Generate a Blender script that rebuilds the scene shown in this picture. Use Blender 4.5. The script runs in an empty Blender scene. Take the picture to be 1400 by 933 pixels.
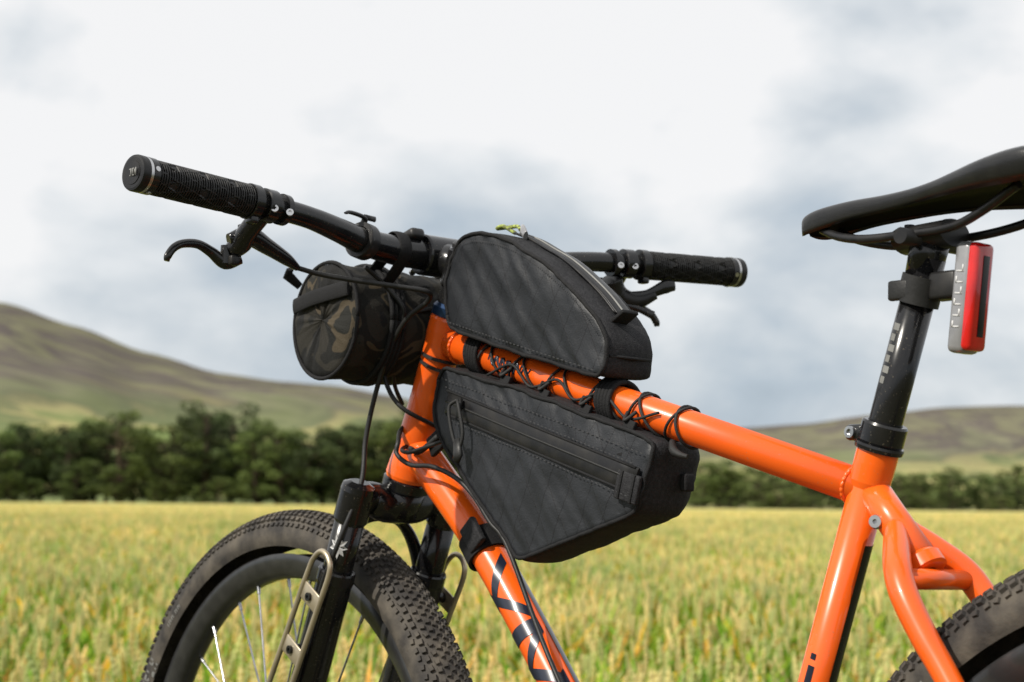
import bpy, math, random
import numpy as np
from mathutils import Vector, Matrix, noise
random.seed(7); rng=np.random.default_rng(7)
rad=math.radians
scene=bpy.context.scene
COL=scene.collection

# ------------------------------------------------------------------ materials
def nodes_of(name):
    m=bpy.data.materials.new(name); m.use_nodes=True
    nt=m.node_tree; b=nt.nodes['Principled BSDF']
    return m,nt,b
def N(nt,t,**k):
    n=nt.nodes.new(t)
    for a,v in k.items(): setattr(n,a,v)
    return n
def ramp(nt,stops,interp='LINEAR'):
    r=N(nt,'ShaderNodeValToRGB'); cr=r.color_ramp; cr.interpolation=interp
    while len(cr.elements)<len(stops): cr.elements.new(.5)
    for e,(p,c) in zip(cr.elements,stops):
        e.position=p; e.color=(*c,1) if len(c)==3 else c
    return r
def mat(name,col,rough=.5,metal=0,coat=0,col2=None,nscale=60,bump=0,bscale=400,lo=.4,hi=.65,spec=.5,rvar=0,dust=0):
    m,nt,b=nodes_of(name); L=nt.links.new
    b.inputs['Roughness'].default_value=rough; b.inputs['Metallic'].default_value=metal
    b.inputs['Coat Weight'].default_value=coat; b.inputs['Coat Roughness'].default_value=.05
    b.inputs['Specular IOR Level'].default_value=spec
    tc=N(nt,'ShaderNodeTexCoord')
    if col2 is None: col2=tuple(c*.8 for c in col)
    n=N(nt,'ShaderNodeTexNoise'); n.inputs['Scale'].default_value=nscale; n.inputs['Detail'].default_value=6
    L(tc.outputs['Object'],n.inputs['Vector'])
    r=ramp(nt,[(lo,col),(hi,col2)]); L(n.outputs[0],r.inputs[0]); src=r.outputs[0]
    if dust:
        nd=N(nt,'ShaderNodeTexNoise'); nd.inputs['Scale'].default_value=420; nd.inputs['Detail'].default_value=2; L(tc.outputs['Object'],nd.inputs[0])
        rd=ramp(nt,[(.66,(0,0,0)),(.74,(dust,dust,dust))]); L(nd.outputs[0],rd.inputs[0])
        mxd=N(nt,'ShaderNodeMix',data_type='RGBA'); L(rd.outputs[0],mxd.inputs[0]); L(src,mxd.inputs[6]); mxd.inputs[7].default_value=(.20,.17,.12,1); src=mxd.outputs[2]
    L(src,b.inputs['Base Color'])
    if rvar:
        mr=N(nt,'ShaderNodeMapRange'); mr.inputs[1].default_value=.3; mr.inputs[2].default_value=.7
        mr.inputs[3].default_value=max(rough-rvar,.02); mr.inputs[4].default_value=rough+rvar
        L(n.outputs[0],mr.inputs[0]); L(mr.outputs[0],b.inputs['Roughness'])
    if bump:
        n2=N(nt,'ShaderNodeTexNoise'); n2.inputs['Scale'].default_value=bscale; n2.inputs['Detail'].default_value=3
        L(tc.outputs['Object'],n2.inputs['Vector'])
        bp=N(nt,'ShaderNodeBump'); bp.inputs['Strength'].default_value=bump; bp.inputs['Distance'].default_value=.001
        L(n2.outputs[0],bp.inputs['Height']); L(bp.outputs[0],b.inputs['Normal'])
    return m
M={}
M['orange']=mat('orange_paint',(.84,.118,.007),.30,0,.55,(.76,.100,.007),nscale=9,rvar=.06,spec=.35,dust=.35)
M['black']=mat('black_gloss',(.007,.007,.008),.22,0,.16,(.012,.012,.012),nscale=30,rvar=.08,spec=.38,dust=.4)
M['satin']=mat('black_satin',(.009,.009,.010),.40,0,0,(.018,.017,.016),nscale=50,rvar=.1,spec=.35)
M['rubber']=mat('black_rubber',(.009,.009,.009),.5,0,0,(.016,.016,.016),bump=.2,spec=.4)
M['tyre']=mat('tyre_rubber',(.024,.021,.019),.8,0,0,(.115,.098,.076),nscale=34,bump=.5,bscale=300,lo=.38,hi=.78)
M['rim']=mat('rim_black',(.02,.02,.021),.3,0,.2,(.03,.03,.03))
M['steel']=mat('steel',(.6,.6,.6),.3,1,0,(.45,.45,.45))
M['spoke']=mat('spoke_metal',(.35,.35,.35),.25,1,0,(.5,.5,.5))
M['cage']=mat('cage_metal',(.50,.43,.31),.34,.7,0,(.40,.34,.25),nscale=40)
M['navy']=mat('navy_decal',(.012,.016,.032),.3,0,.4)
M['white']=mat('white_print',(.6,.6,.6),.5)
M['greyprint']=mat('grey_print',(.2,.2,.19),.6)
M['thread']=mat('sewing_thread',(.034,.034,.037),.7)
M['cord']=mat('cord',(.010,.010,.010),.7,bump=.4,bscale=900)
M['web']=mat('webbing',(.009,.009,.010),.8,bump=.8,bscale=700,spec=.3)
M['gusset']=mat('cordura',(.011,.011,.013),.78,0,0,(.022,.022,.024),nscale=300,bump=.9,bscale=800,spec=.3)
M['lime']=mat('lime_cord',(.35,.42,.08),.7,col2=(.05,.05,.03),nscale=250)
M['red']=mat('red_lens',(.60,.010,.008),.15,0,.6)
M['silver']=mat('silver_plastic',(.30,.30,.31),.25,.3,.5)
M['saddle']=mat('saddle_cover',(.009,.009,.010),.36,0,.1,(.014,.014,.014),bump=.25,bscale=900,spec=.45)
M['saddlered']=mat('saddle_shell_red',(.14,.008,.006),.6,0,0,(.009,.008,.008),nscale=25,lo=.40,hi=.47,spec=.12)
M['head']=mat('headset_blue',(.02,.05,.12),.3,.6)

def xpac():
    m,nt,b=nodes_of('laminated_panel'); L=nt.links.new
    tc=N(nt,'ShaderNodeTexCoord')
    nw=N(nt,'ShaderNodeTexNoise'); nw.inputs['Scale'].default_value=9; nw.inputs['Detail'].default_value=2; L(tc.outputs['Object'],nw.inputs[0])
    vs=N(nt,'ShaderNodeVectorMath',operation='SCALE'); vs.inputs['Scale'].default_value=.006; L(nw.outputs['Color'],vs.inputs[0])
    va=N(nt,'ShaderNodeVectorMath',operation='ADD'); L(tc.outputs['Object'],va.inputs[0]); L(vs.outputs[0],va.inputs[1])
    sp=N(nt,'ShaderNodeSeparateXYZ'); L(va.outputs[0],sp.inputs[0])
    outs=[]
    for s in (1,-1):
        a=N(nt,'ShaderNodeMath',operation='MULTIPLY'); L(sp.outputs['X'],a.inputs[0]); a.inputs[1].default_value=33*s
        c=N(nt,'ShaderNodeMath',operation='MULTIPLY_ADD'); L(sp.outputs['Z'],c.inputs[0]); c.inputs[1].default_value=17; L(a.outputs[0],c.inputs[2])
        f=N(nt,'ShaderNodeMath',operation='PINGPONG'); L(c.outputs[0],f.inputs[0]); f.inputs[1].default_value=.5
        g=N(nt,'ShaderNodeMath',operation='LESS_THAN'); L(f.outputs[0],g.inputs[0]); g.inputs[1].default_value=.016
        outs.append(g)
    mx=N(nt,'ShaderNodeMath',operation='MAXIMUM'); L(outs[0].outputs[0],mx.inputs[0]); L(outs[1].outputs[0],mx.inputs[1])
    n=N(nt,'ShaderNodeTexNoise'); n.inputs['Scale'].default_value=700; L(tc.outputs['Object'],n.inputs[0])
    n3=N(nt,'ShaderNodeTexNoise'); n3.inputs['Scale'].default_value=14; n3.inputs['Detail'].default_value=5; L(tc.outputs['Object'],n3.inputs[0])
    r=ramp(nt,[(.3,(.0125,.014,.017)),(.7,(.020,.022,.026))]); L(n3.outputs[0],r.inputs[0])
    mix=N(nt,'ShaderNodeMix',data_type='RGBA'); L(mx.outputs[0],mix.inputs[0]); L(r.outputs[0],mix.inputs[6]); mix.inputs[7].default_value=(.007,.007,.009,1)
    L(mix.outputs[2],b.inputs['Base Color']); b.inputs['Roughness'].default_value=.50; b.inputs['Specular IOR Level'].default_value=.34
    ad=N(nt,'ShaderNodeMath',operation='MULTIPLY_ADD'); L(mx.outputs[0],ad.inputs[0]); ad.inputs[1].default_value=1.1; L(n.outputs[0],ad.inputs[2])
    bp=N(nt,'ShaderNodeBump'); bp.inputs['Strength'].default_value=.45; bp.inputs['Distance'].default_value=.0006
    L(ad.outputs[0],bp.inputs['Height'])
    bp2=N(nt,'ShaderNodeBump'); bp2.inputs['Strength'].default_value=.6; bp2.inputs['Distance'].default_value=.006
    L(n3.outputs[0],bp2.inputs['Height']); L(bp.outputs[0],bp2.inputs['Normal']); L(bp2.outputs[0],b.inputs['Normal'])
    return m
M['xpac']=xpac()
def camo():
    m,nt,b=nodes_of('camo_fabric'); L=nt.links.new
    tc=N(nt,'ShaderNodeTexCoord')
    n=N(nt,'ShaderNodeTexNoise'); n.inputs['Scale'].default_value=17; n.inputs['Detail'].default_value=1.5; n.inputs['Distortion'].default_value=.9; L(tc.outputs['Object'],n.inputs[0])
    r=ramp(nt,[(0,(.010,.010,.010)),(.40,(.024,.022,.018)),(.50,(.010,.010,.009)),(.57,(.060,.047,.030)),(.61,(.014,.014,.012)),(.70,(.028,.025,.020))],'CONSTANT')
    L(n.outputs[0],r.inputs[0]); L(r.outputs[0],b.inputs['Base Color']); b.inputs['Roughness'].default_value=.8; b.inputs['Specular IOR Level'].default_value=.25
    n2=N(nt,'ShaderNodeTexNoise'); n2.inputs['Scale'].default_value=700; L(tc.outputs['Object'],n2.inputs[0])
    bp=N(nt,'ShaderNodeBump'); bp.inputs['Strength'].default_value=.7; bp.inputs['Distance'].default_value=.001
    L(n2.outputs[0],bp.inputs['Height']); L(bp.outputs[0],b.inputs['Normal'])
    return m
M['camo']=camo()

# ------------------------------------------------------------------ mesh helpers
def mk(name,verts,faces,m,parent=None,smooth=True,fm=None):
    me=bpy.data.meshes.new(name); me.from_pydata([tuple(v) for v in verts],[],faces); 
    ms=m if isinstance(m,(list,tuple)) else [m]
    for a in ms: me.materials.append(a)
    if fm: me.polygons.foreach_set('material_index',fm)
    me.polygons.foreach_set('use_smooth',[smooth]*len(me.polygons))
    me.update()
    o=bpy.data.objects.new(name,me); COL.objects.link(o)
    if parent: o.parent=parent
    return o
def empty(name,rot=(0,0,0)):
    e=bpy.data.objects.new(name,None); COL.objects.link(e); e.rotation_euler=rot; e.empty_display_size=.1; return e
def catmull(pts,n=8):
    P=[Vector(p) for p in pts]; P=[P[0]*2-P[1]]+P+[P[-1]*2-P[-2]]
    out=[]
    for i in range(1,len(P)-2):
        for k in range(n):
            t=k/n
            out.append(.5*((2*P[i])+(-P[i-1]+P[i+1])*t+(2*P[i-1]-5*P[i]+4*P[i+1]-P[i+2])*t*t+(-P[i-1]+3*P[i]-3*P[i+1]+P[i+2])*t**3))
    out.append(P[-2]); return out
def tube(name,pts,r,m,parent,seg=20,smooth=False,sub=8,caps=True,flat=1.0,up=None,closed=False):
    pts=[Vector(p) for p in pts]
    rs=list(r) if hasattr(r,'__len__') else [r]*len(pts)
    if smooth and len(pts)>2:
        q=catmull(pts,sub); nn=len(pts)-1
        rs=[rs[min(int(i/sub),nn)]*(1-(i/sub-int(i/sub)))+rs[min(int(i/sub)+1,nn)]*(i/sub-int(i/sub)) for i in range(len(q))]; pts=q
    T=[]
    for i in range(len(pts)):
        a=pts[max(i-1,0)]; b=pts[min(i+1,len(pts)-1)]; T.append((b-a).normalized())
    u=Vector(up) if up else Vector((0,0,1))
    if abs(u.dot(T[0]))>.95: u=Vector((1,0,0))
    u=(u-T[0]*u.dot(T[0])).normalized()
    V=[];F=[]
    for i,p in enumerate(pts):
        u=(u-T[i]*u.dot(T[i])).normalized(); w=T[i].cross(u)
        for k in range(seg):
            a=2*math.pi*k/seg; V.append(p+u*(rs[i]*math.cos(a))+w*(rs[i]*flat*math.sin(a)))
    for i in range(len(pts)-1):
        for k in range(seg):
            F.append((i*seg+k,i*seg+(k+1)%seg,(i+1)*seg+(k+1)%seg,(i+1)*seg+k))
    nf=len(F)
    if caps: F.append(tuple(range(seg))[::-1]); F.append(tuple((len(pts)-1)*seg+k for k in range(seg)))
    o=mk(name,V,F,m,parent)
    if caps: o.data.polygons[nf].use_smooth=False; o.data.polygons[nf+1].use_smooth=False
    return o
def lathe(name,prof,o0,ax,m,parent,seg=40,sharp=True):
    o0=Vector(o0); ax=Vector(ax).normalized(); u=ax.orthogonal().normalized(); w=ax.cross(u)
    V=[];F=[]
    for a,b in zip(prof[:-1],prof[1:]):
        s=len(V)
        for (t,r) in (a,b):
            for k in range(seg):
                an=2*math.pi*k/seg; V.append(o0+ax*t+u*(r*math.cos(an))+w*(r*math.sin(an)))
        for k in range(seg): F.append((s+k,s+(k+1)%seg,s+seg+(k+1)%seg,s+seg+k))
    return mk(name,V,F,m,parent)
def box(name,c,size,m,parent,rot=(0,0,0),bev=.0015,seg=2,mtx=None):
    import bmesh
    bm=bmesh.new(); bmesh.ops.create_cube(bm,size=1)
    for v in bm.verts: v.co=Vector((v.co.x*size[0],v.co.y*size[1],v.co.z*size[2]))
    if bev: bmesh.ops.bevel(bm,geom=bm.edges[:],offset=min(bev,min(size)*.45),segments=seg,affect='EDGES',profile=.5)
    me=bpy.data.meshes.new(name); bm.to_mesh(me); bm.free(); me.materials.append(m)
    me.polygons.foreach_set('use_smooth',[True]*len(me.polygons))
    o=bpy.data.objects.new(name,me); COL.objects.link(o); o.parent=parent
    if mtx is not None: o.matrix_local=Matrix.Translation(Vector(c))@mtx.to_4x4()
    else: o.location=c; o.rotation_euler=rot
    return o
def resample(poly,n,chaik=2):
    P=[Vector((a,b)) for a,b in poly]
    for _ in range(chaik):
        Q=[]
        for i in range(len(P)):
            a,b=P[i],P[(i+1)%len(P)]
            d=(b-a).length; k=min(.25,.008/max(d,1e-6)) if _==0 else .25
            Q+= [a+(b-a)*k,b+(a-b)*k]
        P=Q
    L=[0]
    for i in range(len(P)): L.append(L[-1]+(P[(i+1)%len(P)]-P[i]).length)
    out=[]
    j=0
    for k in range(n):
        s=L[-1]*k/n
        while L[j+1]<s: j+=1
        t=(s-L[j])/max(L[j+1]-L[j],1e-9); out.append(P[j].lerp(P[(j+1)%len(P)],t))
    return out
def pouch(name,outline,y0,y1,parent,bulge=.006,off=.002,namp=.002,K=18,S=8,n=200,seed=0):
    P=resample(outline,n); c=sum(P,Vector((0,0)))/n
    V=[];F=[];fm=[]
    rings=[]
    def ring(s,y,o,amp):
        rings.append(len(V))
        for p in P:
            d=p-c; q=c+d*s+d.normalized()*o
            nz=noise.noise(Vector((q.x*26+seed,y*20,q.y*26)))+.6*noise.noise(Vector((q.x*70+q.y*60+seed,3,q.y*14)))
            ex=s**6*.5*noise.noise(Vector((q.x*110+seed,7,q.y*110)))
            V.append((q.x+nz*amp*.4*s,y+(nz+ex)*amp*(1 if y<0 else -1),q.y+nz*amp*.4*s))
    for k in range(1,K+1):
        s=k/K; ring(s,y0-bulge*(1-s**2.2),0,namp)
    for k in range(1,S):
        t=k/S; ring(1,y0+(y1-y0)*t,off*math.sin(math.pi*t)**.5,namp)
    for k in range(K,0,-1):
        s=k/K; ring(s,y1+bulge*(1-s**2.2),0,namp)
    for a in range(len(rings)-1):
        for k in range(n):
            F.append((rings[a]+k,rings[a]+(k+1)%n,rings[a+1]+(k+1)%n,rings[a+1]+k))
            fm.append(1 if K-1<=a<K+S-1 else 0)
    F.append(tuple(rings[0]+k for k in range(n))[::-1]); fm.append(0)
    F.append(tuple(rings[-1]+k for k in range(n))); fm.append(0)
    mk(name,V,F,[M['xpac'],M['gusset']],parent,fm=fm)
    i0=rings[K-1]
    pip=[(V[i0+k%n][0],V[i0+k%n][1]-.0004,V[i0+k%n][2]) for k in range(n+1)]
    tube('piping',pip,.0021,M['web'],parent,seg=8)
    return P
def stitch(parent,pts,y,r=.00045,m='thread'):
    V=[];F=[]
    nn=40
    Q=catmull([(a,y,b) for a,b in pts],nn) if len(pts)>2 else [Vector((pts[0][0],y,pts[0][1])).lerp(Vector((pts[1][0],y,pts[1][1])),i/100) for i in range(101)]
    for i in range(0,len(Q)-1,2):
        a,b=Q[i],Q[i+1]; d=(b-a).normalized(); w=Vector((0,1,0)).cross(d)*r
        s=len(V); V+= [a-w,b-w,b+w,a+w,a-w+Vector((0,-r,0)),b-w+Vector((0,-r,0)),b+w+Vector((0,-r,0)),a+w+Vector((0,-r,0))]
        F+= [(s+4,s+5,s+6,s+7),(s,s+1,s+5,s+4),(s+2,s+3,s+7,s+6)]
    mk('stitching',V,F,M[m],parent,False)

LEAN=(rad(-1.6896),0,0)
bike=empty('mountain_bike',LEAN)

# ------------------------------------------------------------------ frame
al=rad(68.83); sa=Vector((math.cos(al),0,math.sin(al)))
HT=Vector((0,0,.939)); HB=HT-sa*.1813
O=M['orange']
lathe('head_tube',[(0,.0),(0,.0235),(.004,.0245),(.016,.0235),(.03,.0215),(.10,.0195),(.150,.0195),(.165,.0205),(.178,.0205),(.1813,.019),(.1813,0)],HB,sa,O,bike,48)
lathe('headset_lower_cup',[(0,0),(0,.021),(.003,.0255),(.012,.0255),(.0145,.022)],HB-sa*.014,sa,M['black'],bike,48)
lathe('headset_upper_cup',[(0,.019),(.001,.0205),(.010,.0205),(.014,.017),(.014,0)],HT,sa,M['head'],bike,48)
def tt(x): return .9118-.2715*x
tube('top_tube',[(.008,0,tt(.008)),(.20,0,tt(.2)),(.562,0,tt(.562))],[.0165,.0155,.0148],O,bike,32)
BB=Vector((.419,0,.31))
tube('down_tube',[(-.048,0,.800),(.069,0,.703),(.191,0,.576),(.30,0,.450),BB],[.0195,.0185,.0178,.0178,.0178],O,bike,32,smooth=True)
su=(Vector((.579,0,.802))-BB).normalized()
tube('seat_tube',[BB,Vector((.579,0,.802))-su*.012],.0150,O,bike,32)
lathe('bottom_bracket_shell',[(-.036,0),(-.036,.021),(.036,.021),(.036,0)],BB,(0,1,0),O,bike)
lathe('seat_lug',[(-.02,.0151),(-.015,.0165),(0,.0170),(.014,.0170),(.016,.015)],Vector((.579,0,.802))-su*.024,su,O,bike)
# weld beads
def bead(c_,ax,r,nm):
    ax=Vector(ax).normalized(); u=ax.orthogonal().normalized(); v=ax.cross(u)
    tube(nm,[Vector(c_)+(u*math.cos(a)+v*math.sin(a))*(r+.0004*math.sin(a*22)) for a in [2*math.pi*i/120 for i in range(121)]],.0018,O,bike,8)
bead((.5515,0,tt(.5515)),(1,0,-.2715),.0152,'weld_top_tube')
bead((.0225,0,tt(.0225)),(1,0,-.2715),.0168,'weld_head_tube')
def st_patch(nm,f0,f1,a0,a1,m,r=.0154):
    V=[];F=[];nz=30
    for i in range(nz+1):
        p=BB.lerp(Vector((.579,0,.802)),f0+(f1-f0)*i/nz)
        e1=Vector((su.z,0,-su.x)); e2=Vector((0,1,0))
        for k in range(9):
            a=rad(a0+(a1-a0)*k/8); V.append(p+(e1*math.cos(a)+e2*math.sin(a))*r)
    for i in range(nz):
        for k in range(8): F.append((i*9+k,i*9+k+1,(i+1)*9+k+1,(i+1)*9+k))
    mk(nm,V,F,m,bike)
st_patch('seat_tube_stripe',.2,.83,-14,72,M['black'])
st_patch('seat_tube_print',.56,.625,-92,-70,M['navy'])
st_patch('seat_tube_print_b',.635,.645,-92,-74,M['navy'])
RA=Vector((.87,0,.365)); FA=Vector((-.271,0,.365))
tube('monostay',[(.566,0,.762),(.590,0,.735),(.622,0,.699)],[.0135,.0135,.014],O,bike,28)
lathe('monostay_end',[(-.001,.014),(.002,.0165),(.012,.0165),(.013,.013),(.013,.006),(.006,.005),(.006,0)],(.617,0,.705),(.66,0,-.75),O,bike)
for s,n in ((-1,'seatstay_left'),(1,'seatstay_right')):
    tube(n,[(.598,s*.006,.728),(.612,s*.022,.714),(.628,s*.040,.697),(.641,s*.048,.678),(.661,s*.050,.649),(.687,s*.051,.615),(.76,s*.058,.516),(.865,s*.068,.375)],[.009,.0105,.011,.011,.0105,.0098,.009,.008],O,bike,24,smooth=True)
    tube('chainstay',[BB+Vector((.01,s*.02,0)),(.50,s*.045,.32),(.60,s*.052,.33),(.86,s*.068,.36)],[.012,.011,.010,.008],O,bike,20,smooth=True)
tube('stay_bridge',[(.632,-.045,.690),(.632,.045,.690)],.008,O,bike)
lathe('rack_bolt',[(0,.006),(.004,.006),(.007,.005),(.007,.002),(.004,.002),(.004,0)],(.5835,-.010,.733),(.35,-.93,0),M['steel'],bike,16)
cp=Vector((.579,0,.802))
lathe('seat_clamp',[(-.008,.0150),(-.008,.0175),(-.006,.0185),(.008,.0185),(.010,.0175),(.010,.0140)],cp,su,M['black'],bike)
lathe('seat_clamp_lip',[(-.013,.0150),(-.013,.0195),(-.010,.0200),(-.008,.0195),(-.008,.015)],cp,su,M['black'],bike)
box('seat_clamp_ear',cp+Vector((-.020,-.004,.002)),(.018,.016,.013),M['black'],bike,bev=.003)
lathe('seat_clamp_bolt',[(0,.0048),(.003,.0048),(.003,.0025),(.001,.0025),(.001,0)],cp+Vector((-.022,-.012,.002)),(0,-1,0),M['steel'],bike,14)
dd=(Vector((.419,0,.31))-Vector((.118,0,.654))).normalized(); dn=Vector((-dd.z,0,dd.x))
if dn.z<0: dn=-dn
P0=Vector((.069,0,.703));P1=Vector((.191,0,.576));P2=Vector((.30,0,.45))
def cm4(pm,t): return .5*((2*pm[1])+(-pm[0]+pm[2])*t+(2*pm[0]-5*pm[1]+4*pm[2]-pm[3])*t*t+(-pm[0]+3*pm[1]-3*pm[2]+pm[3])*t**3)
def tube_axis(s):
    L1=(P1-P0).length
    if s<L1: return cm4([Vector((-.048,0,.800)),P0,P1,P2],s/L1)
    return cm4([P0,P1,P2,BB],(s-L1)/(P2-P1).length)
def dt_patch(t0,t1,a0,a1,skew,m,r=.0187,nt_=2):
    V=[];F=[];na=12
    for i in range(nt_+1):
        for k in range(na+1):
            a=a0+(a1-a0)*k/na; s=t0+(t1-t0)*i/nt_+skew*(k/na-.5)
            V.append(tube_axis(s)+(dn*math.cos(a)+Vector((0,-1,0))*math.sin(a))*r)
    for i in range(nt_):
        for k in range(na): F.append((i*(na+1)+k,i*(na+1)+k+1,(i+1)*(na+1)+k+1,(i+1)*(na+1)+k))
    mk('down_tube_print',V,F,m,bike)
s=.052
for w,sk,g in ((.014,.045,.012),(.014,-.045,.020),(.015,.0,.010),(.012,.04,.014),(.014,-.035,.016),(.014,.04,.018),(.012,-.04,.02),(.012,.03,.02)):
    dt_patch(s,s+w,rad(12),rad(140),sk,M['navy']); s+=w+g
dt_patch(.045,.30,rad(-62),rad(-6),0,M['navy'],nt_=12)

# ------------------------------------------------------------------ fork
B=M['black']; S_=M['satin']
for s,nm in ((-1,'left'),(1,'right')):
    top=Vector((-.068,s*.060,.760)); dn_=-sa
    lathe('fork_leg_top_'+nm,[(-.004,0),(-.004,.010),(-.003,.012),(0,.0175),(.006,.0185),(.038,.0185),(.042,.016)],top,dn_,B,bike,32)
    tube('fork_stanchion_'+nm,[top+dn_*.03,top+dn_*.14],.0160,B,bike,32)
    lathe('fork_lower_'+nm,[(.095,.0165),(.095,.0195),(.097,.0205),(.108,.0205),(.112,.0195),(.30,.0195),(.36,.0175),(.42,.016),(.432,.012),(.432,0)],top,dn_,B,bike,32)
    box('fork_dropout_'+nm,FA+Vector((.012,s*.058,.01)),(.05,.012,.035),B,bike,bev=.005)
    y=s*.088
    tube('cage_loop_'+nm,[(-.190,y,.535),(-.150,y,.607),(-.116,y,.668),(-.104,y,.684),(-.090,y,.690),(-.077,y,.682),(-.076,y,.665),(-.100,y,.620),(-.145,y,.535)],.0030,M['cage'],bike,12,smooth=True)
    for zc,xc in ((.642,-.110),(.585,-.142)):
        box('cage_plate',(xc,s*.0875,zc),(.044,.0025,.020),M['cage'],bike,mtx=Matrix.Rotation(rad(30),3,'Y'),bev=.001)
        lathe('cage_bolt',[(0,.0045),(.003,.0045),(.003,.002),(.001,.0018),(.001,0)],(xc,s*.0888,zc),(0,s,0),M['black'],bike,14)
        lathe('cage_boss',[(0,.006),(.016,.006)],(xc,s*.070,zc),(0,s,0),M['black'],bike,14)
cr=HB-sa*.030
tube('fork_crown',[(-.070,-.062,.742),(-.080,-.040,.748),cr+Vector((-.002,-.018,0)),cr+Vector((-.002,.018,0)),(-.080,.040,.748),(-.070,.062,.742)],[.016,.017,.020,.020,.017,.016],B,bike,24,smooth=True)
tube('fork_crown_race',[HB-sa*.012,cr-sa*.01],[.0235,.021],B,bike,32)
tube('fork_arch',[(-.112,-.060,.650),(-.116,-.050,.695),(-.112,-.028,.722),(-.110,0,.729),(-.112,.028,.722),(-.116,.050,.695),(-.112,.060,.650)],[.010,.009,.008,.008,.008,.009,.010],B,bike,16,smooth=True,flat=.7)
tube('steerer',[HT,HT+sa*.075],.0143,B,bike)
nl=18; V=[(0,0)]
for i in range(nl):
    a=2*math.pi*i/nl; r_=.0135 if i%2==0 else .0075; V.append((math.cos(a)*r_*.8,math.sin(a)*r_))
ce=Vector((-.068,-.060,.760))-sa*.066; e1=sa.cross(Vector((0,1,0))).normalized()
if e1.x<0: e1=-e1
vv=[]
for a_,b_ in V:
    an=a_/.0162+rad(35); vv.append(ce+sa*b_+(e1*math.sin(an)+Vector((0,-1,0))*math.cos(an))*.0166)
mk('leaf_print',vv,[(0,1+i,1+(i+1)%nl) for i in range(nl)],M['white'],bike,False)

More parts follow.
